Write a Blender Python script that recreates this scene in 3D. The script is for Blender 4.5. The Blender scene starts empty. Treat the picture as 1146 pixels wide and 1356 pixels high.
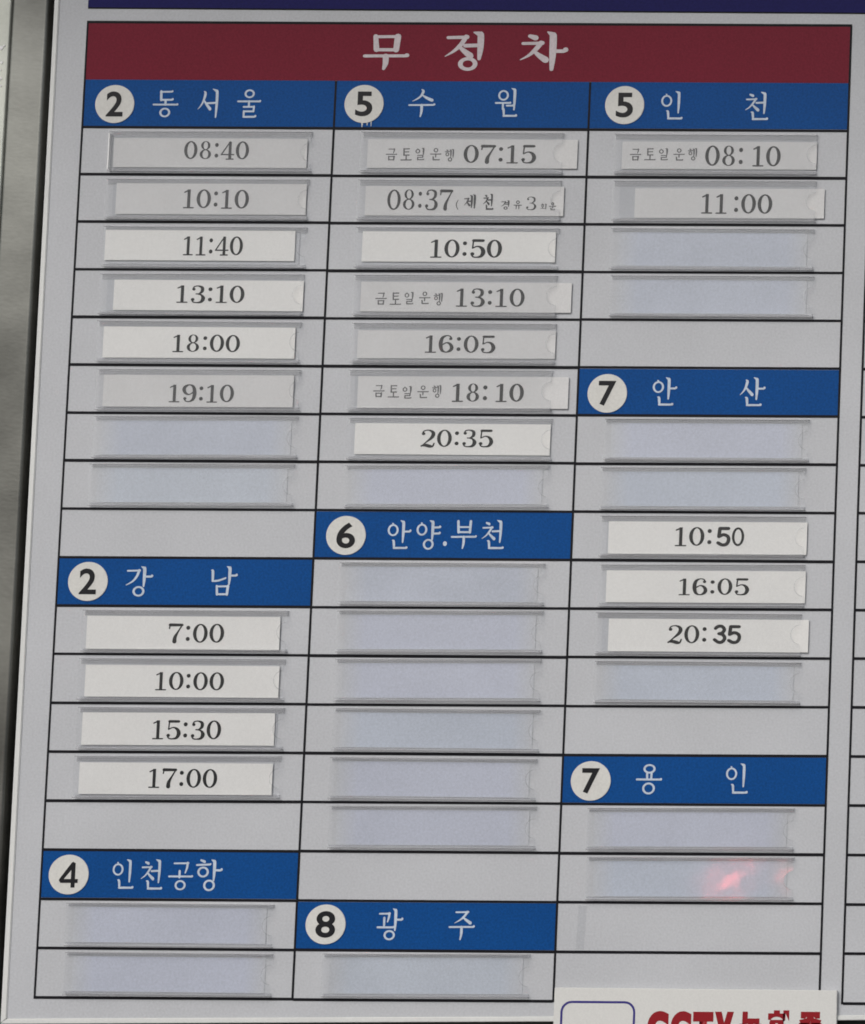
import bpy, bmesh, math, random
from mathutils import Vector, noise

# ------------------------------------------------------------------ camera, world, sun, exposure
sc = bpy.context.scene
R = math.radians
cam = bpy.data.cameras.new("camera"); camo = bpy.data.objects.new("camera", cam)
sc.collection.objects.link(camo); sc.camera = camo
Z0 = 2.088                      # height of the first grid line above the ground (m)
camo.location = (1.42201, -1.91322, Z0 - 0.53769)
camo.rotation_euler = (1.63662, -0.006429, 0.004984)
cam.sensor_fit = 'VERTICAL'; cam.sensor_height = 24.0; cam.sensor_width = 24.0
cam.lens = 24.0 * 3100 / 1356
cam.shift_x = -1773.878 / 1356  # the photograph is the left part of a wider picture
cam.shift_y = 156.099 / 1356
cam.clip_start = 0.05; cam.clip_end = 500

SUN_EL, SUN_ROT = 48, 203
w = bpy.data.worlds.new("World"); sc.world = w; w.use_nodes = True
nt = w.node_tree; bg = nt.nodes['Background']
sky = nt.nodes.new('ShaderNodeTexSky'); sky.sky_type = 'NISHITA'; sky.sun_disc = False
sky.sun_elevation = R(SUN_EL); sky.sun_rotation = R(SUN_ROT); sky.dust_density = 4; sky.air_density = 1.5
hs = nt.nodes.new('ShaderNodeHueSaturation'); hs.inputs['Saturation'].default_value = 0.30
nt.links.new(sky.outputs[0], hs.inputs['Color']); nt.links.new(hs.outputs[0], bg.inputs[0])
bg.inputs[1].default_value = 0.09
sl = bpy.data.lights.new("sun", 'SUN'); sl.energy = 0.8; sl.angle = R(35); sl.color = (1, .955, .90)
so = bpy.data.objects.new("sun", sl); sc.collection.objects.link(so)
sd = Vector((math.sin(R(SUN_ROT)) * math.cos(R(SUN_EL)), math.cos(R(SUN_ROT)) * math.cos(R(SUN_EL)), math.sin(R(SUN_EL))))
so.rotation_euler = sd.to_track_quat('Z', 'Y').to_euler()
sc.view_settings.view_transform = 'Standard'; sc.view_settings.look = 'None'
sc.view_settings.gamma = 1; sc.view_settings.exposure = 0.47
try: sc.cycles.filter_width = 1.75
except Exception: pass

rnd = random.Random(7)
COL = sc.collection

# ------------------------------------------------------------------ helpers
def lin(c): return tuple(((v/255)/12.92 if v/255 <= .04045 else ((v/255+.055)/1.055)**2.4) for v in c) + (1,)

def material(name, col, rough=.5, grain=.08, gscale=900, bump=.0, metal=0, spec=.5, mottle=.05, mscale=9, haze=None, stretch=None):
    m = bpy.data.materials.new(name); m.use_nodes = True
    n = m.node_tree.nodes; l = m.node_tree.links; b = n['Principled BSDF']
    b.inputs['Roughness'].default_value = rough; b.inputs['Metallic'].default_value = metal
    b.inputs['Specular IOR Level'].default_value = spec
    tc = n.new('ShaderNodeTexCoord'); mp = n.new('ShaderNodeMapping'); l.new(tc.outputs['Object'], mp.inputs[0])
    if stretch: mp.inputs['Scale'].default_value = stretch
    a = n.new('ShaderNodeTexNoise'); a.inputs['Scale'].default_value = gscale; a.inputs['Detail'].default_value = 2
    c = n.new('ShaderNodeTexNoise'); c.inputs['Scale'].default_value = mscale; c.inputs['Detail'].default_value = 6
    l.new(mp.outputs[0], a.inputs['Vector']); l.new(mp.outputs[0], c.inputs['Vector'])
    # value = 1 + grain*(a-.5)*2 + mottle*(c-.5)*2
    m1 = n.new('ShaderNodeMath'); m1.operation = 'MULTIPLY_ADD'; m1.inputs[1].default_value = 2*grain; m1.inputs[2].default_value = 1-grain-mottle
    m2 = n.new('ShaderNodeMath'); m2.operation = 'MULTIPLY_ADD'; m2.inputs[1].default_value = 2*mottle
    l.new(a.outputs['Fac'], m1.inputs[0]); l.new(c.outputs['Fac'], m2.inputs[0]); l.new(m1.outputs[0], m2.inputs[2])
    vm = n.new('ShaderNodeVectorMath'); vm.operation = 'SCALE'; vm.inputs[0].default_value = col[:3]
    l.new(m2.outputs[0], vm.inputs['Scale']); l.new(vm.outputs[0], b.inputs['Base Color'])
    if bump:
        bp = n.new('ShaderNodeBump'); bp.inputs['Strength'].default_value = bump; bp.inputs['Distance'].default_value = .0006
        l.new(a.outputs['Fac'], bp.inputs['Height']); l.new(bp.outputs[0], b.inputs['Normal'])
    if haze is not None:          # clear plastic: mostly see-through, a little dust and gloss
        tr = n.new('ShaderNodeBsdfTransparent'); tr.inputs[0].default_value = (.99, .992, .995, 1)
        mx = n.new('ShaderNodeMixShader'); mx.inputs[0].default_value = haze
        gl = n.new('ShaderNodeBsdfGlossy'); gl.inputs['Roughness'].default_value = .06
        fr = n.new('ShaderNodeFresnel'); fr.inputs[0].default_value = 1.42
        mg = n.new('ShaderNodeMixShader')
        l.new(tr.outputs[0], mx.inputs[1]); l.new(b.outputs[0], mx.inputs[2])
        ge = n.new('ShaderNodeNewGeometry'); fs = n.new('ShaderNodeMath'); fs.operation = 'SUBTRACT'; fs.inputs[0].default_value = 1
        l.new(ge.outputs['Backfacing'], fs.inputs[1])       # each slab counts once, where the light enters it
        h1 = n.new('ShaderNodeMath'); h1.operation = 'MULTIPLY'; h1.inputs[1].default_value = haze; l.new(fs.outputs[0], h1.inputs[0]); l.new(h1.outputs[0], mx.inputs[0])
        f1 = n.new('ShaderNodeMath'); f1.operation = 'MULTIPLY'; l.new(fs.outputs[0], f1.inputs[0]); l.new(fr.outputs[0], f1.inputs[1])
        l.new(f1.outputs[0], mg.inputs[0]); l.new(mx.outputs[0], mg.inputs[1]); l.new(gl.outputs[0], mg.inputs[2])
        bp = n.new('ShaderNodeBump'); bp.inputs['Strength'].default_value = .075; bp.inputs['Distance'].default_value = .002
        w_ = n.new('ShaderNodeTexNoise'); w_.inputs['Scale'].default_value = 28; l.new(tc.outputs['Object'], w_.inputs['Vector'])
        l.new(w_.outputs['Fac'], bp.inputs['Height']); l.new(bp.outputs[0], gl.inputs['Normal'])
        l.new(mg.outputs[0], n['Material Output'].inputs['Surface'])
    return m

M = {}
M['panel'] = material('painted_board', (.512, .524, .553, 1), .5, .15, 560, .15, mottle=.13, mscale=11, spec=.3)
M['edge'] = material('edge_trim', (.70, .71, .70, 1), .35, .08, 600, mottle=.10, mscale=20)
M['line'] = material('black_line', (.008, .008, .011, 1), .6, .1, spec=.15)
M['red'] = material('dark_red_vinyl', (.168, .0095, .026, 1), .5, .34, 560, .1, mottle=.12, spec=.14)
M['blue'] = material('blue_vinyl', (.0025, .064, .250, 1), .5, .38, 560, .1, mottle=.16, spec=.12)
M['navy'] = material('navy_vinyl', (.012, .011, .095, 1), .5, .26, 560, .1, spec=.1)
M['pale'] = material('pale_lettering', (.50, .575, .68, 1), .5, .22, 500, mottle=.25, mscale=60)
M['pink'] = material('title_lettering', (.56, .50, .53, 1), .5, .20, 500, mottle=.15, mscale=60)
M['disc'] = material('white_disc', (.66, .655, .63, 1), .5, .12, 600, mottle=.10, mscale=30, spec=.3)
M['black'] = material('black_numeral', (.009, .009, .012, 1), .5, .1, spec=.25)
M['card'] = material('card_paper', (.745, .742, .73, 1), .75, .09, 600, .1, mottle=.05, mscale=25)
M['card_old'] = material('old_card_paper', (.66, .66, .665, 1), .75, .10, 600, .1, mottle=.08, mscale=25)
M['ink'] = material('printed_ink', (.010, .010, .012, 1), .7, .5, 400, spec=.2)
M['ink_faded'] = material('faded_ink', (.032, .032, .036, 1), .7, .5, 400, spec=.2)
M['ink_smudged'] = material('smudged_ink', (.13, .13, .135, 1), .7, .6, 300, spec=.2)
FILMS = [material('backing_film', c, .45, .18, 560, .1, mottle=.14, mscale=9+3*i) for i, c in enumerate(((.480, .522, .605, 1), (.495, .522, .615, 1), (.490, .530, .600, 1), (.475, .508, .590, 1)))]
for fm in FILMS:                # the film thins out towards its two short ends
    n = fm.node_tree.nodes; l = fm.node_tree.links
    tc = n.new('ShaderNodeTexCoord'); sx = n.new('ShaderNodeSeparateXYZ'); l.new(tc.outputs['Generated'], sx.inputs[0])
    iv = n.new('ShaderNodeMath'); iv.operation = 'SUBTRACT'; iv.inputs[0].default_value = 1; l.new(sx.outputs[0], iv.inputs[1])
    mi = n.new('ShaderNodeMath'); mi.operation = 'MINIMUM'; l.new(sx.outputs[0], mi.inputs[0]); l.new(iv.outputs[0], mi.inputs[1])
    mu = n.new('ShaderNodeMath'); mu.operation = 'MULTIPLY'; mu.use_clamp = True; mu.inputs[1].default_value = 9; l.new(mi.outputs[0], mu.inputs[0])
    vm = [x for x in n if x.type == 'VECT_MATH'][0]; mc = n.new('ShaderNodeMix'); mc.data_type = 'RGBA'
    mc.inputs[6].default_value = (.505, .52, .553, 1); mc.inputs[7].default_value = tuple(vm.inputs[0].default_value) + (1,)
    l.new(mu.outputs[0], mc.inputs[0]); l.new(mc.outputs[2], vm.inputs[0])
M['film_used'] = material('used_backing_film', (.455, .47, .505, 1), .5, .14, 620, .1, mottle=.08, mscale=14)
M['plate'] = material('clear_plastic', (.55, .56, .58, 1), .3, .05, haze=.03)
M['plate_dusty'] = material('dusty_plastic', (.47, .47, .49, 1), .4, .14, 400, mottle=.22, mscale=30, haze=.115)
M['rail'] = material('plastic_rail', (.37, .37, .39, 1), .3, .10, 500, mottle=.5, mscale=34, haze=.42, stretch=(.15, 1, 1))
M['lip'] = material('plastic_lip', (.50, .505, .53, 1), .3, .10, 500, mottle=.35, mscale=34, haze=.26, stretch=(.15, 1, 1))
M['glint_white'] = material('glint_white', (.9, .9, .9, 1), .2, .05)  # plain white for the painted glints on steel and plastic
M['steel'] = material('brushed_steel', (.215, .215, .20, 1), .36, .10, 400, .12, metal=1, mottle=1.7, mscale=6.5, stretch=(.5, .5, 1))  # strong colour mottle stands in for uneven reflections along the post
M['steel_bright'] = material('bright_steel', (.62, .64, .58, 1), .5, .08, 400, .1, metal=.25, mottle=.5, mscale=12)
M['notice'] = material('notice_sheet', (.68, .68, .665, 1), .5, .08, 600, mottle=.03, spec=.3)
M['notice_red'] = material('notice_red', (.27, .005, .012, 1), .5, .15, spec=.3)
M['notice_blue'] = material('notice_outline', (.03, .022, .20, 1), .5, .1)
M['residue'] = material('tape_residue', (.36, .34, .27, 1), .6, .2, 300, mottle=.7, mscale=60, haze=.02)
M['ground'] = material('asphalt', (.07, .07, .07, 1), .85, .25, 120, .2, mottle=.2, mscale=2)
M['wall'] = material('dark_wall', (.10, .105, .10, 1), .8, .25, 60, .2, mottle=.3, mscale=8)
M['shade_slab'] = material('shade_slab_grey', (.22, .23, .23, 1), .7, .1, 60)

def P(x, y, z):                  # board millimetres (x right, y out of the board, z down) -> metres
    return (x/1000, -y/1000, Z0 - z/1000)

class MB:
    def __init__(s): s.v = []; s.f = []
    def quadbox(s, c, y0, y1):   # c: outline of (x,z) points, any polygon; y0 back, y1 front
        n = len(c); b = len(s.v)
        s.v += [P(x, y0, z) for x, z in c] + [P(x, y1, z) for x, z in c]
        s.f.append([b+n+i for i in range(n)][::-1]); s.f.append([b+i for i in range(n)])
        for i in range(n):
            j = (i+1) % n; s.f.append([b+i, b+n+i, b+n+j, b+j][::-1])
    def box(s, x0, x1, z0, z1, y0, y1): s.quadbox([(x0, z1), (x1, z1), (x1, z0), (x0, z0)], y0, y1)
    def flat(s, pts, y):
        b = len(s.v); s.v += [P(x, y, z) for x, z in pts]; s.f.append(list(range(b, b+len(pts))))
    def build(s, name, m, parent=None, bevel=0):
        me = bpy.data.meshes.new(name); me.from_pydata(s.v, [], s.f); me.update()
        bm = bmesh.new(); bm.from_mesh(me); bmesh.ops.recalc_face_normals(bm, faces=bm.faces)
        if bevel:
            bmesh.ops.bevel(bm, geom=[e for e in bm.edges], offset=bevel/1000, segments=2, affect='EDGES', clamp_overlap=True)
        bm.to_mesh(me); bm.free()
        o = bpy.data.objects.new(name, me); COL.objects.link(o); me.materials.append(m)
        if parent: o.parent = parent; o.matrix_parent_inverse = parent.matrix_world.inverted() if parent.type != 'EMPTY' else o.matrix_parent_inverse
        return o

def tag(o, label=None, cat=None, group=None, kind=None):
    if label: o['label'] = label
    if cat: o['category'] = cat
    if group: o['group'] = group
    if kind: o['kind'] = kind
    return o
def empty(name, label, cat, group=None):
    o = bpy.data.objects.new(name, None); o.empty_display_size = .05; COL.objects.link(o); return tag(o, label, cat, group)

# ------------------------------------------------------------------ lettering engine (strokes with a width at every point)
class Pen:
    """collects strokes in a box (x right, y up) and writes them as flat shapes just above y0"""
    def __init__(s): s.polys = []
    def stroke(s, pts, smooth=True, cap=True):
        P_ = [Vector((p[0], p[1], p[2])) for p in pts]
        out = []
        if smooth and len(P_) > 2:
            for i in range(len(P_)-1):
                a = P_[max(i-1, 0)]; b = P_[i]; c = P_[i+1]; d = P_[min(i+2, len(P_)-1)]
                for k in range(6):
                    t = k/6
                    out.append(.5*((2*b)+(c-a)*t+(2*a-5*b+4*c-d)*t*t+(3*b-a-3*c+d)*t**3))
            out.append(P_[-1])
        else: out = P_
        L = []; Rr = []
        for i, p in enumerate(out):
            a = out[max(i-1, 0)]; b = out[min(i+1, len(out)-1)]
            d = Vector((b.x-a.x, b.y-a.y)); d = d.normalized() if d.length > 0 else Vector((1, 0))
            nn = Vector((-d.y, d.x))*max(p.z, .004)/2
            L.append((p.x+nn.x, p.y+nn.y)); Rr.append((p.x-nn.x, p.y-nn.y))
        for i in range(len(out)-1): s.polys.append([L[i], Rr[i], Rr[i+1], L[i+1], ('strip', i)])
        if cap:
            for p in (out[0], out[-1]):
                if p.z > .02: s.polys.append([(p.x+p.z/2*math.cos(t*math.pi/4), p.y+p.z/2*math.sin(t*math.pi/4)) for t in range(8)]+[('cap', 0)])
    def ring(s, cx, cy, rx, ry, ix, iy):
        N = 24
        for i in range(N):
            a = 2*math.pi*i/N; b = 2*math.pi*(i+1)/N
            s.polys.append([(cx+ix*math.cos(a), cy+iy*math.sin(a)), (cx+rx*math.cos(a), cy+ry*math.sin(a)),
                            (cx+rx*math.cos(b), cy+ry*math.sin(b)), (cx+ix*math.cos(b), cy+iy*math.sin(b)), ('strip', i)])
    def dot(s, cx, cy, r, k=1.0):
        s.polys.append([(cx+r*math.cos(t*math.pi/5), cy+r*k*math.sin(t*math.pi/5)) for t in range(10)]+[('cap', 0)])
    def bounds(s):
        xs = [p[0] for q in s.polys for p in q[:-1]]; ys = [p[1] for q in s.polys for p in q[:-1]]
        return min(xs), max(xs), min(ys), max(ys)
    def emit(s, mb, x0, x1, z0, z1, y, fit=True, box=None):
        a, b, c, d = box or s.bounds()
        sx = (x1-x0)/(b-a); sz = (z1-z0)/(d-c); yy = y
        for q in s.polys:
            kind, i = q[-1]
            yy += .004 if (kind == 'cap' or i == 0) else .0011
            mb.flat([(x0+(px-a)*sx, z1-(py-c)*sz) for px, py in q[:-1]], yy)

def sub(pen, strokes, box, w):
    x0, y0, x1, y1 = box
    for st in strokes:
        if st[0] == 'ring':
            cx, cy, rx, ry = st[1:5]; cx = x0+cx*(x1-x0); cy = y0+cy*(y1-y0); rx *= (x1-x0); ry *= (y1-y0)
            pen.ring(cx, cy, rx, ry, max(rx-w*1.0, rx*.3), max(ry-w*.7, ry*.3))
            if st[5]: pen.stroke([(cx-.05, cy+ry+.04, w*.3), (cx+.01, cy+ry+.0, w*.9)], False, False)
        else:
            sm = st[0] == 'c'
            pen.stroke([(x0+p[0]*(x1-x0), y0+p[1]*(y1-y0), p[2]*w) for p in st[1:]], sm)

def J(k):
    H, V = .72, 1.15
    top = lambda y, x0=.06, x1=.9: [('s', (x0, y, H*.9), (x1, y+.02, H), (x1+.03, y+.03, H*1.3))]
    d = {
     'g_side': top(.9) + [('c', (.88, .93, 1.1), (.74, .55, 1.0), (.45, .2, .7), (0, -.05, .25))],
     'g_top': top(.88) + [('c', (.88, .92, 1.1), (.86, .5, 1.0), (.76, .0, .6))],
     'n_side': [('c', (.02, 1, .3), (.12, .93, V), (.14, .5, V), (.14, .16, .9)), ('c', (.12, .12, .8), (.5, .15, .8), (1, .36, .7))],
     'n_bot': [('c', (.0, 1.1, .3), (.1, .98, V), (.13, .5, V), (.14, .12, .9)), ('s', (.12, .08, .9), (.9, .08, .8), (1, .14, 1.1))],
     'd_top': [('s', (.12, .9, H), (.86, .93, H), (.92, .98, H*1.2)), ('s', (.16, .95, V), (.18, .1, V)), ('s', (.16, .1, .8), (.88, .12, .8), (.96, .18, 1.0))],
     'r_bot': [('s', (.1, .95, H), (.86, .96, H)), ('s', (.86, .98, 1.0), (.84, .55, .9)), ('s', (.14, .54, H), (.86, .55, H)), ('s', (.14, .54, 1.0), (.14, .06, 1.0)), ('s', (.12, .04, .8), (.9, .05, .8), (1, .12, 1.0))],
     'm': [('s', (.0, .98, V*.8), (.06, .06, V)), ('s', (.04, .93, H), (.96, .95, H)), ('s', (.98, .97, V*1.1), (.92, .04, V)), ('s', (.06, .06, H*1.1), (.92, .06, H*1.1))],
     'b': [('s', (.05, 1.12, V), (.1, .04, V)), ('s', (.94, 1.12, V), (.9, .04, V)), ('s', (.1, .55, H), (.9, .56, H)), ('s', (.1, .06, H*1.1), (.9, .06, H*1.1))],
     's': [('c', (.46, 1.05, .5), (.55, .92, 1.25), (.42, .5, 1.0), (.22, .2, .6), (0, 0, .2)), ('c', (.44, .56, .5), (.66, .3, 1.1), (.96, .02, 1.4))],
     's_wide': [('c', (.46, 1.1, .5), (.54, .92, 1.2), (.42, .5, .9), (.22, .22, .6), (0, .02, .2)), ('c', (.48, .62, .5), (.7, .36, 1.1), (1, .12, 1.4))],
     'j': top(.88, .08, .8) + [('c', (.78, .92, 1.0), (.6, .56, .95), (.32, .24, .6), (0, 0, .2)), ('c', (.5, .5, .5), (.7, .28, 1.0), (.98, .02, 1.4))],
     'ch': [('s', (.34, 1.08, .8), (.56, 1.0, 1.2))] + top(.74, .08, .8) + [('c', (.78, .78, 1.0), (.6, .5, .95), (.32, .2, .6), (0, 0, .2)), ('c', (.5, .42, .5), (.7, .22, 1.0), (.98, .0, 1.4))],
     'o': [('ring', .5, .5, .5, .5, 1)],
     'oo': [('ring', .5, .5, .5, .5, 0)],
     'h': [('s', (.3, 1.12, .8), (.56, 1.02, 1.1)), ('s', (.0, .8, H), (.96, .84, H), (1, .87, H)), ('ring', .48, .34, .42, .36, 0)],
     't': [('s', (.1, .94, H), (.9, .96, H*1.2)), ('s', (.14, .95, V), (.16, .08, V)), ('s', (.14, .52, H), (.84, .54, H)), ('s', (.14, .08, H), (.9, .1, H*1.2))],
     'i': [('c', (.0, 1.02, .3), (.42, .95, 1.2), (.5, .88, 1.4), (.5, .4, 1.3), (.46, 0, .75))],
     'a': [('c', (.0, 1.02, .3), (.24, .95, 1.2), (.3, .88, 1.4), (.3, .4, 1.3), (.27, 0, .75)), ('s', (.3, .5, .8), (.9, .5, .8), (1, .54, 1.1))],
     'ya': [('c', (.0, 1.02, .3), (.24, .95, 1.2), (.3, .88, 1.4), (.3, .4, 1.3), (.27, 0, .75)), ('s', (.3, .66, .8), (.9, .67, .8), (1, .7, 1.1)), ('s', (.3, .34, .8), (.9, .35, .8), (1, .38, 1.1))],
     'eo': [('c', (.4, 1.02, .3), (.66, .95, 1.2), (.72, .88, 1.4), (.72, .4, 1.3), (.68, 0, .75)), ('s', (.0, .5, .8), (.7, .52, .8))],
     'yeo': [('c', (.4, 1.02, .3), (.66, .95, 1.2), (.72, .88, 1.4), (.72, .4, 1.3), (.68, 0, .75)), ('s', (.0, .66, .8), (.7, .66, .8)), ('s', (.0, .4, .8), (.7, .4, .8))],
     'u': [('s', (0, .88, .75), (.96, .9, .75), (1, .94, 1.0)), ('c', (.5, .88, 1.2), (.5, .4, 1.1), (.46, 0, .6))],
     'yu': [('s', (0, .88, .75), (1, .9, .8)), ('s', (.32, .88, 1.1), (.3, 0, .7)), ('s', (.66, .88, 1.1), (.66, 0, .7))],
     'bar': [('s', (0, .5, .75), (.95, .52, .75), (1, .58, 1.0))],
     'up': [('s', (.5, 1, 1.1), (.5, 0, 1.0))],
     'up2': [('s', (.3, 1, 1.0), (.32, 0, 1.0)), ('s', (.7, 1, 1.0), (.68, 0, 1.0))],
    }
    return d[k]

SYL = {   # jamo and their boxes (x0,y0,x1,y1) in the syllable's square
 '무': [('m', (.24, .55, .78, 1)), ('u', (0, 0, 1, .44))],
 '정': [('j', (.0, .38, .66, .94)), ('eo', (.5, .32, 1.05, 1)), ('oo', (.34, 0, .84, .36))],
 '차': [('ch', (.0, .26, .6, .86)), ('a', (.62, 0, 1.05, 1))],
 '동': [('d_top', (.2, .62, .82, 1)), ('up', (.42, .48, .58, .62)), ('bar', (0, .40, 1, .56)), ('oo', (.26, 0, .72, .36))],
 '서': [('s', (.0, .28, .6, .9)), ('eo', (.42, 0, 1.05, 1))],
 '울': [('oo', (.28, .7, .74, 1.02)), ('bar', (0, .5, 1, .66)), ('up', (.42, .42, .58, .58)), ('r_bot', (.2, 0, .82, .4))],
 '수': [('s_wide', (.12, .58, .9, 1)), ('u', (0, 0, 1, .5))],
 '원': [('oo', (.1, .6, .58, 1)), ('bar', (0, .44, .66, .58)), ('up', (.24, .28, .42, .5)), ('i', (.7, .26, 1.0, 1.05)), ('bar', (.5, .36, .78, .46)), ('n_bot', (.3, 0, .95, .28))],
 '인': [('o', (.0, .46, .52, .9)), ('i', (.68, .24, 1.0, 1.02)), ('n_bot', (.26, 0, 1, .28))],
 '천': [('ch', (.02, .36, .6, .9)), ('eo', (.5, .24, 1.02, 1.02)), ('n_bot', (.28, 0, 1, .26))],
 '안': [('o', (.0, .46, .48, .9)), ('a', (.56, .24, 1.0, 1.02)), ('n_bot', (.22, 0, .86, .28))],
 '산': [('s', (.0, .4, .52, .92)), ('a', (.56, .24, 1.0, 1.02)), ('n_bot', (.22, 0, .86, .28))],
 '양': [('o', (.0, .5, .46, .92)), ('ya', (.56, .34, 1.0, 1.02)), ('oo', (.3, 0, .76, .38))],
 '부': [('b', (.22, .58, .8, .96)), ('u', (0, 0, 1, .48))],
 '강': [('g_side', (.04, .42, .58, .94)), ('a', (.6, .36, 1.02, 1.02)), ('oo', (.3, 0, .76, .36))],
 '남': [('n_side', (.0, .46, .6, .9)), ('a', (.64, .4, 1.04, 1.02)), ('m', (.26, .02, .72, .34))],
 '공': [('g_top', (.16, .62, .86, 1)), ('up', (.38, .46, .52, .68)), ('bar', (0, .42, 1, .56)), ('oo', (.26, 0, .74, .36))],
 '항': [('h', (.0, .46, .56, .96)), ('a', (.6, .36, 1.02, 1.02)), ('oo', (.3, 0, .78, .38))],
 '용': [('oo', (.26, .7, .76, 1.02)), ('up2', (.28, .52, .74, .74)), ('bar', (0, .42, 1, .58)), ('oo', (.24, 0, .76, .4))],
 '광': [('g_top', (.04, .62, .54, .92)), ('up', (.2, .5, .36, .74)), ('bar', (.0, .36, .68, .5)), ('a', (.64, .34, 1.04, 1.04)), ('oo', (.28, 0, .76, .34))],
 '주': [('j', (.2, .58, .86, 1.02)), ('u', (0, 0, 1, .5))],
 '금': [('g_top', (.18, .62, .84, 1)), ('bar', (0, .44, 1, .58)), ('m', (.24, .02, .78, .34))],
 '토': [('t', (.18, .42, .86, 1)), ('up', (.42, .1, .6, .42)), ('bar', (0, .0, 1, .16))],
 '일': [('o', (.06, .56, .52, .96)), ('i', (.66, .46, 1.0, 1.02)), ('r_bot', (.22, 0, .88, .42))],
 '운': [('oo', (.28, .64, .74, 1.02)), ('bar', (0, .42, 1, .58)), ('up', (.42, .26, .6, .5)), ('n_bot', (.2, 0, .86, .26))],
 '행': [('h', (.0, .46, .5, .94)), ('i', (.46, .36, .8, 1.0)), ('i', (.72, .34, 1.05, 1.04)), ('oo', (.32, 0, .8, .36))],
 '제': [('j', (.0, .2, .48, .8)), ('eo', (.3, .06, .8, .98)), ('i', (.76, 0, 1.06, 1.04))],
 '경': [('g_side', (.0, .4, .56, .94)), ('yeo', (.5, .36, 1.04, 1.02)), ('oo', (.3, 0, .8, .36))],
 '유': [('oo', (.26, .58, .76, 1)), ('yu', (0, 0, 1, .5))],
 '회': [('h', (.04, .42, .6, .96)), ('up', (.24, .2, .42, .4)), ('bar', (0, .08, .68, .24)), ('i', (.72, 0, 1.04, 1.02))],
}
def syllable(ch, w=.12):
    pen = Pen()
    for jm, bx in SYL[ch]: sub(pen, J(jm), bx, w)
    return pen

def digit(ch, k=1.0, style='serif'):
    p = Pen(); S = lambda *a: p.stroke([(x, y, max(wd*(1.12 if wd > .09 else 1), .056)*k*1.04) for x, y, wd in a])
    if style == 'sans':
        t = .125
        if ch == '0': p.ring(0, .5, .29, .5, .29-t, .5-t*.9)
        if ch == '5': S((.22, .93, t), (-.17, .93, t)); S((-.18, .93, t), (-.22, .5, t)); S((-.22, .5, t), (.0, .6, t), (.2, .5, t), (.24, .3, t), (.14, .1, t), (-.06, .06, t), (-.25, .17, t))
        if ch == '3': S((-.22, .82, t), (-.1, .93, t), (.08, .93, t), (.2, .76, t), (.1, .57, t), (-.05, .53, t)); S((-.02, .53, t), (.14, .47, t), (.23, .28, t), (.12, .09, t), (-.06, .06, t), (-.25, .2, t))
        return p
    if ch == '0': p.ring(0, .5, .36, .5, .36-.145*k, .5-.058*k)
    if ch == '1': p.stroke([(0, .99, .13*k), (0, .02, .13*k)], False, False); S((-.22, .84, .035), (0, .95, .07)); S((-.24, .02, .05), (.24, .02, .05))
    if ch == '2': p.dot(-.22, .77, .075*k); S((-.27, .77, .05), (-.2, .92, .05), (0, .975, .055), (.19, .9, .1), (.26, .74, .135), (.16, .52, .11), (-.08, .28, .06), (-.31, .04, .045)); S((-.31, .07, .06), (-.12, .11, .12), (.1, .05, .13), (.24, .05, .08), (.31, .22, .035))
    if ch == '3': p.dot(-.2, .79, .07*k); S((-.25, .79, .05), (-.18, .93, .05), (0, .975, .05), (.2, .88, .11), (.2, .66, .11), (.05, .53, .05), (-.08, .52, .04)); S((-.02, .52, .04), (.17, .46, .08), (.27, .27, .14), (.18, .07, .10), (-.02, .02, .05), (-.2, .05, .05), (-.29, .2, .05)); p.dot(-.23, .2, .075*k)
    if ch == '4': p.stroke([(.13, .99, .13*k), (.13, .02, .13*k)], False, False); S((.12, .97, .045), (-.33, .28, .045)); S((-.34, .27, .055), (.34, .27, .055)); S((-.06, .02, .045), (.32, .02, .045))
    if ch == '5': S((-.2, .94, .10), (.26, .94, .10)); S((-.2, .95, .045), (-.23, .52, .045)); S((-.23, .52, .045), (0, .62, .05), (.2, .52, .11), (.28, .3, .14), (.18, .08, .1), (-.02, .02, .05), (-.2, .05, .05), (-.29, .2, .05)); p.dot(-.23, .2, .075*k)
    if ch in '69':
        pts = [(.26, .8, .05), (.17, .94, .05), (0, .975, .05), (-.2, .84, .11), (-.27, .5, .14), (-.2, .14, .11), (0, .025, .05), (.2, .12, .11), (.27, .3, .13), (.18, .5, .1), (0, .57, .05), (-.2, .44, .04)]
        dt = (.21, .8)
        if ch == '9': pts = [(-a, 1-b, c) for a, b, c in pts]; dt = (-.21, .2)
        S(*pts); p.dot(dt[0], dt[1], .07*k)
    if ch == '7': S((-.28, .93, .12), (.3, .93, .10)); S((-.28, .95, .05), (-.31, .74, .04)); S((.31, .94, .05), (.12, .58, .07), (-.02, .28, .12), (-.04, .05, .15))
    if ch == '8': p.ring(0, .755, .25, .245, .25-.11*k, .205); p.ring(0, .27, .31, .27, .31-.13*k, .225)
    if ch == ':': p.dot(0, .79, .085*k, 1.1); p.dot(0, .2, .085*k, 1.1)
    if ch == '(': S((.1, 1, .05), (-.08, .5, .09), (.1, 0, .05))
    return p

def write_time(mb, txt, x0, x1, z0, z1, y, k=1.0, sans_from=99, bold_from=99, gaps=None):
    adv = []; total = 0
    for i, c in enumerate(txt):
        a = {':': .40, '1': .70}.get(c, .80)
        if i >= sans_from: a = .68
        if gaps and i in gaps: total += gaps[i]
        adv.append((total, a)); total += a
    s = (x1-x0)/(total-.08); h = z1-z0
    for i, c in enumerate(txt):
        sans = i >= sans_from
        d = digit(c, k*(1.08 if i >= bold_from else 1), 'sans' if sans else 'serif')
        cx = x0 - .04*s + (adv[i][0]+adv[i][1]/2)*s; jz = rnd.uniform(-.15, .15)
        d.emit(mb, cx-s*.5, cx+s*.5, z0+jz, z1+jz, y+.002*i, box=(-.5, .5, 0, 1))

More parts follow.
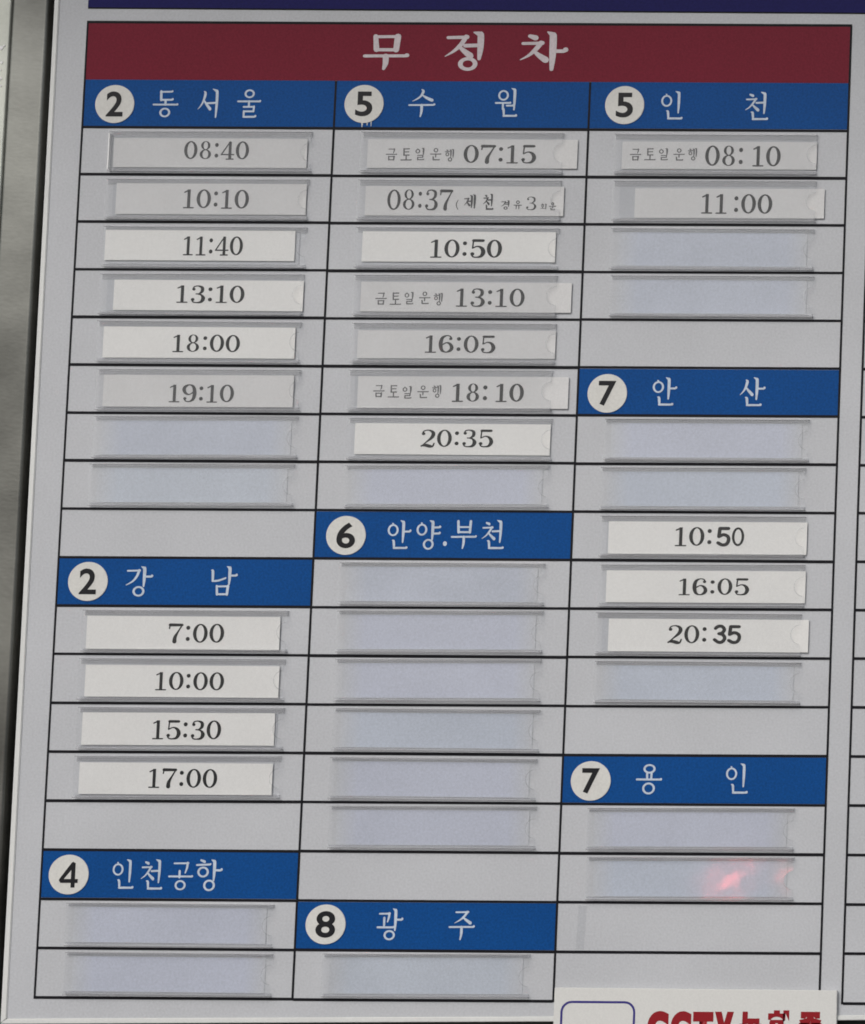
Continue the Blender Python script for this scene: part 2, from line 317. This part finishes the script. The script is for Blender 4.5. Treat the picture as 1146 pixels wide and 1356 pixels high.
def text_mesh(name, txt, x0, x1, z0, z1, y, m, parent, bold=.02, weight_shear=0):
    cu = bpy.data.curves.new(name, 'FONT'); cu.body = txt; cu.size = 1; cu.offset = bold; cu.resolution_u = 6; cu.shear = weight_shear
    to = bpy.data.objects.new('tmp_text', cu); COL.objects.link(to)
    dg = bpy.context.evaluated_depsgraph_get(); dg.update()
    me = bpy.data.meshes.new_from_object(to.evaluated_get(dg)); bpy.data.objects.remove(to)
    xs = [v.co.x for v in me.vertices]; ys = [v.co.y for v in me.vertices]
    a, b, c, d = min(xs), max(xs), min(ys), max(ys)
    for v in me.vertices:
        v.co = P(x0+(v.co.x-a)/(b-a)*(x1-x0), y, z1-(v.co.y-c)/(d-c)*(z1-z0))
    me.update(); me.materials.clear(); me.materials.append(m)
    o = bpy.data.objects.new(name, me); COL.objects.link(o); o.parent = parent; return o

# ------------------------------------------------------------------ ground, wall, steel frame
g = MB(); b = len(g.v)
g.v += [(-60, -60, 0), (60, -60, 0), (60, 60, 0), (-60, 60, 0)]; g.f.append([0, 1, 2, 3])
tag(g.build('ground', M['ground']), kind='structure')
wl = MB(); wl.box(-900, 2600, -900, Z0*1000+20, -70, -36)
tag(wl.build('wall', M['wall']), 'dark wall behind the timetable board, showing in the narrow gap beside the steel post', 'wall', kind='structure')

rf = MB(); rf.box(-1200, 2600, -520, -460, -36, 330); tag(rf.build('added_shade_slab', M['shade_slab']), kind='structure')  # unseen overhang, added to darken the board towards its top

def post(name, x0, x1, yback, yfront, rl, rr, m, label):
    o_ = []
    def arc(cx, cy, r, a0, a1):
        for k in range(7):
            a = R(a0+(a1-a0)*k/6); o_.append((cx+r*math.cos(a), cy+r*math.sin(a)))
    o_.append((x1, yback)); arc(x1-rr, yfront-rr, rr, 0, 90); arc(x0+rl, yfront-rl, rl, 90, 180); o_.append((x0, yback))
    v = []; f = []; n = len(o_); zs = [Z0*1000-1, 1100, 700, 300, 0, -300, -700]
    for z in zs: v += [P(x, y, z) for x, y in o_]
    for k in range(len(zs)-1):
        for i in range(n):
            j = (i+1) % n; f.append([k*n+i, k*n+j, (k+1)*n+j, (k+1)*n+i])
    f.append(list(range(n))); f.append([(len(zs)-1)*n+i for i in range(n)])
    me = bpy.data.meshes.new(name); me.from_pydata(v, [], f); me.update()
    bm = bmesh.new(); bm.from_mesh(me); bmesh.ops.recalc_face_normals(bm, faces=bm.faces); bm.to_mesh(me); bm.free()
    o = bpy.data.objects.new(name, me); COL.objects.link(o); me.materials.append(m)
    return tag(o, label, 'post')
post('steel_post', -64.5, -34.2, -34, 1.0, 3, 2.2, M['steel'], 'brushed stainless steel post along the left side of the timetable board')
sp = post('steel_pillar', -140, -64.8, -34, 1.4, 14, 1.0, M['steel_bright'], 'bright polished steel strip at the far upper left edge, beyond the brushed post')

for q, (dx, dz, dr) in enumerate(((-70.6, -66.5, 1.9), (-68.2, -68.3, 1.0), (-69.5, -54.0, 1.2), (-69.6, -40.5, 1.3), (-69.4, -34.2, 1.0), (-69.9, -47.5, .6))):
    dm = MB(); dm.quadbox([(dx+dr*math.cos(t*math.pi/6), dz+dr*(1+.2*math.sin(3*t))*math.sin(t*math.pi/6)) for t in range(12)], 1.3, 1.9)
    dm.build('painted_glint', M['glint_white'], sp, .3)  # small white blobs put in as glints on the steel
# ------------------------------------------------------------------ the timetable board
board = empty('timetable_board', 'large pale grey bus timetable board ruled in black with blue and dark red header bands', 'timetable board')
RIGHT = 900
pn = MB(); pn.quadbox([(-25.0, -190), (-21.6, 737.0), (RIGHT, 727.0), (RIGHT, -190)], -12, 0)
pn.build('panel', M['panel'], board)
tr = MB(); tr.quadbox([(-29.0, -194), (-26.4, 741.4), (-21.6, 737.0), (-24.9, -190)], -13, 1.0)
tr.build('edge_trim', M['edge'], board, .5)
tr = MB(); tr.quadbox([(-26.4, 741.5), (RIGHT, 731.0), (RIGHT, 727.1), (-21.5, 737.1)], -13, 1.0)
tr.build('edge_trim', M['edge'], board, .5)

XC = [0, 210.5, 423.2, 639.8]; T2 = 658.4
def line_h(x0, x1, z, t=2.3, zr=None):
    m = MB(); zr = z if zr is None else zr
    m.quadbox([(x0, z+t/2), (x1, zr+t/2), (x1, zr-t/2), (x0, z-t/2)], 0, .25); return m.build('grid_line', M['line'], board)
def line_v(x, z0, z1, t=1.6):
    m = MB(); m.quadbox([(x-t/2, z1), (x+t/2, z1), (x+t/2, z0), (x-t/2, z0)], 0, .32); return m.build('grid_line', M['line'], board)
ROW = 40.0
hdr = {(0, -1), (1, -1), (2, -1), (2, 5), (1, 8), (0, 9), (2, 13), (0, 15), (1, 16)}
for c in range(3):
    for r in range(0, 19):
        if c == 2 and r == 18: continue
        line_h(XC[c]+(.8 if c else -.8), XC[c+1]-.8, r*ROW + rnd.uniform(-.25, .25), 2.3+rnd.uniform(-.3, .3), r*ROW+rnd.uniform(-.25, .25))
line_h(424.0, 639, 720, 2.0)
line_h(-.8, 639.8+.6, -89.3, 2.2)
for c in range(4):
    z1 = 720.9 if c != 3 else 720.9
    line_v(XC[c], -40.1 if c in (1, 2) else -89, z1, 1.5 if c in (0,) else 1.7)
# the next table starts at the right border of the photograph
line_v(T2, -89, 720.9, 1.7); line_v(T2+210.5, -89, 720.9, 1.7)
for r in range(0, 19): line_h(T2+.85, T2+209.6, r*ROW+rnd.uniform(-.3, .3))
bx = MB(); bx.box(T2+.9, T2+209.6, -88.2, -40.4, .0, .18); bx.build('title_band', M['red'], board)
bx = MB(); bx.box(T2+.9, T2+209.6, -40, -1.1, .0, .18); bx.build('header_band', M['blue'], board)

nb = MB(); nb.quadbox([(-.5, -101.8), (RIGHT-8, -99.7), (RIGHT-8, -182), (-.5, -182)], 0, .5)
nb.build('navy_band', M['navy'], board)
nb = MB(); nb.quadbox([(-.5, -100.7), (RIGHT-8, -98.6), (RIGHT-8, -99.6), (-.5, -101.7)], 0, .3)
nb.build('navy_band_edge', M['line'], board)

for x0_, x1_, z0_, z1_ in ((440.0, 447.5, 642, 678),):
    rs = MB(); rs.quadbox([(x0_, z1_), (x1_-1, z1_), (x1_, z0_+1), (x0_+.8, z0_)], .10, .14); rs.build('tape_residue', M['residue'], board)
# title
tb = MB(); tb.box(.8, 639.0, -88.2, -40.4, 0, .22); title = tb.build('title_band', M['red'], board)
title['label'] = 'dark red title band with three pale Korean letters'
def letter(ch, x0, x1, z0, z1, parent, m, w=.125, y=.3, name='letter'):
    mb = MB(); syllable(ch, w).emit(mb, x0, x1, z0, z1, y); return mb.build(name, m, parent)
for ch, a, b_, c, d in (('무', 232.0, 271.0, -80.5, -49.5), ('정', 300.5, 333, -82.8, -49.2), ('차', 363.5, 404, -83.1, -49.3)):
    letter(ch, a, b_, c, d, title, M['pink'], .12)

# headers: (column, row, number, disc centre, [(letter, box)], label)
HD = [
 (0, -1, '2', (26.5, -19.5), [('동', 58.1, 79.6, -31.6, -8.6), ('서', 95.8, 112.8, -33.0, -8.2), ('울', 128.7, 148.7, -32.6, -8.4)]),
 (1, -1, '5', (235.1, -20.6), [('수', 272.0, 294.6, -33.6, -9.7), ('원', 344.3, 363.4, -34.8, -10.3)]),
 (2, -1, '5', (452.9, -20.7), [('인', 483.2, 501.6, -32.9, -8.8), ('천', 553.5, 573.0, -32.6, -8.6)]),
 (2, 5, '7', (447.9, 221.6), [('안', 485.2, 505.6, 207.9, 231.5), ('산', 557.6, 578.8, 207.5, 231.6)]),
 (1, 8, '6', (236.8, 340.8), [('안', 270.9, 290.6, 327.9, 351.8), ('양', 294.7, 315, 327.8, 352.2), ('.', 316.9, 320.3, 345.2, 349.0), ('부', 323.3, 344.9, 327.4, 351.5), ('천', 348.7, 367.4, 327.3, 351.4)]),
 (0, 9, '2', (25.6, 380.1), [('강', 56.8, 79.2, 367.3, 392.3), ('남', 126.6, 149, 366.8, 391.3)]),
 (2, 13, '7', (446.9, 541.2), [('용', 483.7, 505.2, 527.2, 551.9), ('인', 557.4, 575.7, 526.1, 550.9)]),
 (0, 15, '4', (22.8, 620.2), [('인', 58.4, 76.2, 607.5, 631.5), ('천', 81.8, 99.8, 607.3, 632.0), ('공', 104.2, 124.6, 609.1, 632.4), ('항', 126.5, 148.6, 607.0, 632.9)]),
 (1, 16, '8', (235.0, 659.2), [('광', 276.6, 298.2, 645.9, 671.7), ('주', 335.3, 356.9, 647.3, 671.3)]),
]
NW = {'2': (12.6, 21.3), '5': (12.8, 21.0), '7': (13.0, 20.8), '6': (14.0, 21.3), '4': (15.6, 21.3), '8': (14.6, 21.6)}
for c, r, num, (cx, cz), letters in HD:
    h = MB(); z0 = r*ROW + (-.0 if r == -1 else 1.1)
    h.box(XC[c]+.9, XC[c+1]-.9, z0 if r >= 0 else -40.3, (r+1)*ROW-1.1, 0, .2)
    hb = h.build('header_band', M['blue'], board)
    d = MB(); d.quadbox([(cx+16.3*math.cos(t*math.pi/24), cz+16.1*math.sin(t*math.pi/24)) for t in range(48)], .21, .75)
    d.build('number_disc', M['disc'], hb)
    if (c, r) == (1, -1):
        for gx, gw, ga, gb in ((cx-1.0, .7, 15.9, 19.6), (cx+3.2, .5, 15.6, 18.2), (cx+6.5, .4, 14.6, 18.9)):
            dm = MB(); dm.quadbox([(gx-gw/2, cz+gb), (gx+gw/4, cz+gb), (gx+gw, cz+ga), (gx-gw, cz+ga)], .2, .5); dm.build('glue_drip', M['disc'], hb)
    nw, nh = NW[num]
    if num == '4':
        pen = Pen(); pen.stroke([(.62, 1, .2), (.62, 0, .2)], False, False); pen.stroke([(.60, .95, .2), (.02, .30, .16)], False, True); pen.stroke([(0, .27, .16), (.86, .27, .16)], False, False)
        mb = MB(); pen.emit(mb, cx-7.6, cx+7.8, cz-10.4, cz+10.6, .85); mb.build('numeral', M['black'], hb)
    else: text_mesh('numeral', num, cx-nw/2-.7, cx+nw/2+.8, cz-nh/2, cz+nh/2, .85, M['black'], hb, bold=.022)
    for ch, a, b_, q, s_ in letters:
        if ch == '.':
            mb = MB(); pen = Pen(); pen.dot(0, 0, 1); pen.emit(mb, a, b_, q, s_, .3); mb.build('letter', M['pale'], hb)
        else: letter(ch, a, b_, q, s_, hb, M['pale'], .088)

# ------------------------------------------------------------------ card pockets
CARDS = {
 (0,0):('08:40',28.2,189.7,9.4,33.9, 87.1,141.3,11.8,27.1), (0,1):('10:10',32.2,190.9,47.6,73.6, 87.9,143.3,52.6,68.5),
 (0,2):('11:40',25.1,183.4,87.0,112.4, 89.9,140.2,92.1,108.0), (0,3):('13:10',34.6,192.3,128.8,154.2, 86.4,143.5,133.3,147.9),
 (0,4):('18:00',27.9,187.3,168.1,194.0, 85.3,141.8,174.5,189.0), (0,5):('19:10',30.1,188.0,208.5,235.0, 84.4,138.9,216.3,231.0),
 (0,10):('7:00',27.1,186.4,408.4,435.7, 94.6,140.7,414.5,430.1), (0,11):('10:00',28.0,187.7,448.7,474.8, 85.5,142.6,454.3,469.2),
 (0,12):('15:30',27.6,185.9,487.8,514.3, 85.1,142.2,493.9,509.4), (0,13):('17:00',27.4,186.0,528.6,554.4, 84.0,141.0,533.4,548.9),
 (1,0):('07:15',240.2,415.4,9.3,33.6, 320.5,380.9,13.8,29.1), (1,1):('08:37',240.1,405.6,48.9,73.7, 258.6,313.3,51.7,68.9),
 (1,2):('10:50',239.4,400.3,87.1,112.5, 295.6,356.0,93.5,108.7), (1,3):('13:10',240.1,415.2,129.4,154.3, 318.8,376.5,134.6,149.8),
 (1,4):('16:05',239.4,403.6,170.1,193.5, 294.8,353.7,174.0,188.5), (1,5):('18:10',241.3,415.9,208.6,235.0, 319.1,379.2,214.2,229.3),
 (1,6):('20:35',240.6,402.5,247.6,273.4, 295.2,355.2,252.7,267.1),
 (2,0):('08:10',452.6,615.0,10.2,33.4, 522.0,585.0,13.4,30.6), (2,1):('11:00',464.8,622.6,49.7,74.5, 519.7,579.4,54.2,70.7),
 (2,8):('10:50',453.8,617.5,327.9,354.7, 508.1,566.0,332.3,347.9), (2,9):('16:05',453.5,617.6,368.4,394.6, 512.8,571.2,374.6,388.3),
 (2,10):('20:35',456.9,621.5,408.2,434.9, 505.5,565.7,413.2,428.1),
}
EMPTY = [(0,6),(0,7),(0,16),(0,17), (1,7),(1,9),(1,10),(1,11),(1,12),(1,13),(1,14),(1,17), (2,2),(2,3),(2,6),(2,7),(2,11),(2,14),(2,15)]
DUSTY = {(0,0),(0,1),(0,5),(1,0),(1,1),(1,3),(1,4),(1,5),(2,0),(2,1)}
def pocket(c, r):
    x0 = XC[c]+24.0+rnd.uniform(-1, 1); x1 = x0+168.5; full = (c, r) in CARDS
    z0 = r*ROW+(3.0 if not full else 3.4)+rnd.uniform(-.4, .5); z1 = r*ROW+38.1+rnd.uniform(-.5, .35)
    s = rnd.uniform(-.7, .7)
    yf = 3.2
    tt = rnd.uniform(.5, 1.0); tb_ = rnd.uniform(.8, 1.7)
    # front plate with a half-round thumb notch at the right end
    cz = (z0+z1)/2; out = [(x0, z1-1.8), (x1, z1-1.8+s)]
    for k in range(13):
        a = R(-90+180*k/12)*-1; out.append((x1-7.2*math.cos(R(-90+180*k/12)), cz+7.6*math.sin(R(90-180*k/12))))
    out += [(x1, z0+1.0+s), (x0, z0+1.0)]
    p = MB(); p.quadbox(out, yf-.9, yf)
    root = p.build('card_pocket', M['plate_dusty'] if (c, r) in DUSTY else M['plate'], board)
    rg = MB(); A_ = [R(-84+168*k/16) for k in range(17)]
    rg.quadbox([(x1-7.2*math.cos(a), cz+7.6*math.sin(a)) for a in A_]+[(x1-7.9*math.cos(a), cz+8.2*math.sin(a)) for a in A_[::-1]], yf+.02, yf+.15)
    rg.build('notch_rim', M['plate_dusty'], root)
    f = MB(); f.quadbox([(x0+4.5, z1-3.3), (x1-6, z1-3.3+s), (x1-6, z0+3.4+s), (x0+4.5, z0+3.4)], 0, .3)
    f.build('backing_film', M['film_used'] if full else FILMS[rnd.randrange(4)], root)
    t = MB(); t.quadbox([(x0, z0+tt), (x1, z0+tt+s), (x1, z0+s), (x0, z0)], .0, yf)          # folded top edge
    t.build('folded_edge', M['rail'], root)
    t = MB(); t.quadbox([(x0, z1), (x1, z1+s), (x1, z1-tb_+s), (x0, z1-tb_+rnd.uniform(-.4, .4))], .0, yf+.2)       # folded bottom edge
    t.build('folded_edge', M['rail'], root)
    t = MB(); t.quadbox([(x0+.2, z0+(4.6 if full else 2.9)), (x1-.2, z0+(4.6 if full else 2.9)+s), (x1-.2, z0+1.1+s), (x0+.2, z0+1.1)], .35, .8)
    t.build('top_lip_shade', M['lip'], root)  # plastic lip whose grey also holds the shade under the top fold
    t = MB(); t.quadbox([(x0+.2, z1-1.9), (x1-.2, z1-1.9+s), (x1-.2, z1-3.2+s), (x0+.2, z1-3.2)], .35, yf-1.0)
    t.build('bottom_lip', M['lip'], root)
    if (c, r) == (0, 0):
        t = MB(); t.box(x0-.4, x0+.5, z0+2, z1-2, 0, yf-.1); t.build('end_glint', M['glint_white'], root)  # white strip put in as the glint on the pocket's left end
    return root
for k in sorted(CARDS): pocket(*k)
for k in EMPTY: pocket(*k)

LABELS = {
 (0,0): 'dull grey card printed 08:40, topmost in the 동서울 column, right under its header',
 (0,1): 'dull grey card printed 10:10, second slot under the 동서울 header',
 (0,2): 'white card printed 11:40, third slot under the 동서울 header',
 (0,3): 'white card printed 13:10 without any Korean note, pushed right in the 동서울 column',
 (0,4): 'white card printed 18:00, fifth slot down in the 동서울 column',
 (0,5): 'dull faded card printed 19:10, lowest of the 동서울 cards',
 (0,10): 'white card printed 7:00, right under the 강남 header',
 (0,11): 'white card printed 10:00, second of four under the 강남 header',
 (0,12): 'white card printed 15:30, third of four under the 강남 header',
 (0,13): 'white card printed 17:00, lowest card under the 강남 header',
 (1,0): 'card with Korean note and 07:15, jutting right, just under the 수원 header',
 (1,1): 'card with slim 08:37 and bracketed Korean note after the time, 수원 column',
 (1,2): 'bright white card printed 10:50 in serif digits, third slot under the 수원 header',
 (1,3): 'card with faint Korean note before 13:10, jutting right out of its 수원 pocket',
 (1,4): 'dull card printed 16:05 in the 수원 column, between two cards with Korean notes',
 (1,5): 'card with Korean note before bold 18:10, beside the blue 안산 header',
 (1,6): 'white card printed 20:35 all in serif digits, lowest card in the 수원 column',
 (2,0): 'card with small Korean note and 08:10, right under the 인천 header',
 (2,1): 'card printed 11:00, shifted right in second slot under the 인천 header',
 (2,8): 'white card with serif 10: and bold sans 50, topmost card of the 안산 list',
 (2,9): 'white card printed 16:05, middle of the three cards in the 안산 list',
 (2,10): 'white card with serif 20: and bold sans 35, lowest of the 안산 cards',
}
for (c, r), (txt, x0, x1, z0, z1, u0, u1, v0, v1) in sorted(CARDS.items()):
    old = (c, r) in DUSTY
    note = (c, r) in ((1,0),(1,3),(1,5),(2,0))
    lab = LABELS[(c, r)]
    s = rnd.uniform(-.4, .4)
    m = MB(); m.quadbox([(x0, z1), (x1, z1+s), (x1, z0+s), (x0, z0)], .95, 1.25)
    card = m.build('time_card', M['card_old' if old else 'card'])
    tag(card, lab, 'card', 'time cards slotted in the board pockets')
    ink = M['ink_faded'] if (c, r) in ((0,0), (0,1), (0,5)) else M['ink']
    t = MB(); k = 1.2; kw = {}
    if (c, r) == (2,8): kw = dict(sans_from=3, gaps={3: .12})
    if (c, r) == (2,10): kw = dict(sans_from=3, gaps={3: .2})
    if (c, r) == (1,2): kw = dict(bold_from=3)
    if (c, r) == (1,5): kw = dict(gaps={3: .25}); k = 1.3
    if (c, r) == (2,0): kw = dict(gaps={3: .3})
    if (c, r) == (2,1): kw = dict(gaps={2: .18})
    if (c, r) == (1,1): k = 1.12
    write_time(t, txt, u0, u1, v0, v1, 1.3, k, **kw); t.build('printed_time', ink, card)
    if note:
        nx0, nx1, nz0, nz1 = {(1,0): (255.6, 313.8, 17.0, 27.6), (1,3): (252.4, 309.7, 138.0, 148.6), (1,5): (254.1, 311.9, 216.0, 226.6), (2,0): (459.2, 516.5, 15.8, 26.2)}[(c, r)]
        st = (nx1-nx0-9)/4
        t = MB()
        for i, ch in enumerate('금토일운행'):
            jz = rnd.uniform(-.6, .6); syllable(ch, .12).emit(t, nx0+i*st, nx0+i*st+(9.6 if ch in '금토운' else 7.8), nz0+jz, nz1+jz, 1.3)
        t.build('printed_note', M['ink_smudged'], card)
    if (c, r) == (1,1):
        t = MB()
        for ch, a, b_, q, s2 in (('제', 322.5, 332.5, 55.5, 67.6), ('천', 338.5, 347.5, 55.0, 68.6), ('경', 353.5, 360.6, 60.4, 68.3), ('유', 364, 371, 60.5, 68.0), ('회', 386.5, 391.5, 63, 68), ('운', 393.5, 399.5, 62, 68.6)):
            syllable(ch, .13).emit(t, a, b_, q, s2, 1.3)
        digit('(', 1.1).emit(t, 315.8, 318, 60, 68.6, 1.3); digit('3', .9).emit(t, 374.5, 383, 57.2, 68.6, 1.3)
        t.build('printed_note', M['ink_faded'], card)

# ------------------------------------------------------------------ CCTV notice stuck over the lower edge
nt_ = MB(); nt_.quadbox([(425.4, 850), (657.4, 850), (655.0, 709.6), (425.4, 708.8)], 1.2, 3.0)
notice = tag(nt_.build('notice', M['notice'], None, .2), 'white notice with red CCTV lettering and blue outlined box at the lower right', 'notice')
for ch, a, b_, z_ in (('C', 502.0, 519.2, 728.2), ('C', 521.0, 537.6, 728.2), ('T', 539.0, 555.4, 728.6), ('V', 556.6, 572.0, 728.4), ('녹', 577.0, 594.6, 728.2), ('화', 599.2, 619.8, 727.0), ('중', 625.0, 643.4, 728.0)):
    text_mesh('letter', ch, a, b_, z_-1.2, z_+23, 3.1, M['notice_red'], notice, bold=.10 if ch in 'CTV' else .08)
def rounded(x0, x1, z0, z1, r):
    o = []
    for cx, cz, a0 in ((x1-r, z1-r, 0), (x0+r, z1-r, 90), (x0+r, z0+r, 180), (x1-r, z0+r, 270)):
        for k in range(7): a = R(a0+15*k); o.append((cx+r*math.cos(a), cz+r*math.sin(a)))
    return o
oo, ii = rounded(430.9, 491.8, 719.3, 800, 9), rounded(432.7, 490.0, 721.1, 798.2, 7.2)
mb = MB()
for i in range(len(oo)):
    j = (i+1) % len(oo); mb.flat([oo[i], oo[j], ii[j], ii[i]], 3.1)
mb.build('outlined_box', M['notice_blue'], notice)

# ------------------------------------------------------------------ the red lamp that the plastic mirrors
lm = bpy.data.materials.new('red_lamp_light'); lm.use_nodes = True
lb = lm.node_tree.nodes['Principled BSDF']; lb.inputs['Emission Color'].default_value = (1, .12, .12, 1); lb.inputs['Emission Strength'].default_value = 26
lamp = empty('red_lamp', 'small lit red lamp on a thin pole facing the timetable board', 'lamp')
def tube(name, a, b, r, m, parent):
    a = Vector(a); b = Vector(b); d = (b-a).normalized(); u = d.orthogonal().normalized(); v_ = d.cross(u)
    V = []; F = []
    for p in (a, b):
        for k in range(10): V.append(p+(u*math.cos(k*math.pi/5)+v_*math.sin(k*math.pi/5))*r)
    for k in range(10): j = (k+1) % 10; F.append([k, j, 10+j, 10+k])
    F += [list(range(10))[::-1], list(range(10, 20))]
    me = bpy.data.meshes.new(name); me.from_pydata(V, [], F); me.materials.append(m)
    o = bpy.data.objects.new(name, me); COL.objects.link(o); o.parent = parent; return o
LX, LY, LZ = -.306, -1.91, 1.386
tube('pole', (LX, LY-.02, 0), (LX, LY-.02, LZ-.03), .012, M['wall'], lamp)
tube('light_bar', (LX+.006, LY, LZ-.026), (LX-.006, LY, LZ+.006), .007, lm, lamp)
tube('light_bar', (LX+.100, LY, LZ-.008), (LX+.108, LY, LZ+.014), .004, lm, lamp)
tube('light_bar', (LX+.014, LY, LZ-.016), (LX+.036, LY, LZ+.022), .008, lm, lamp)
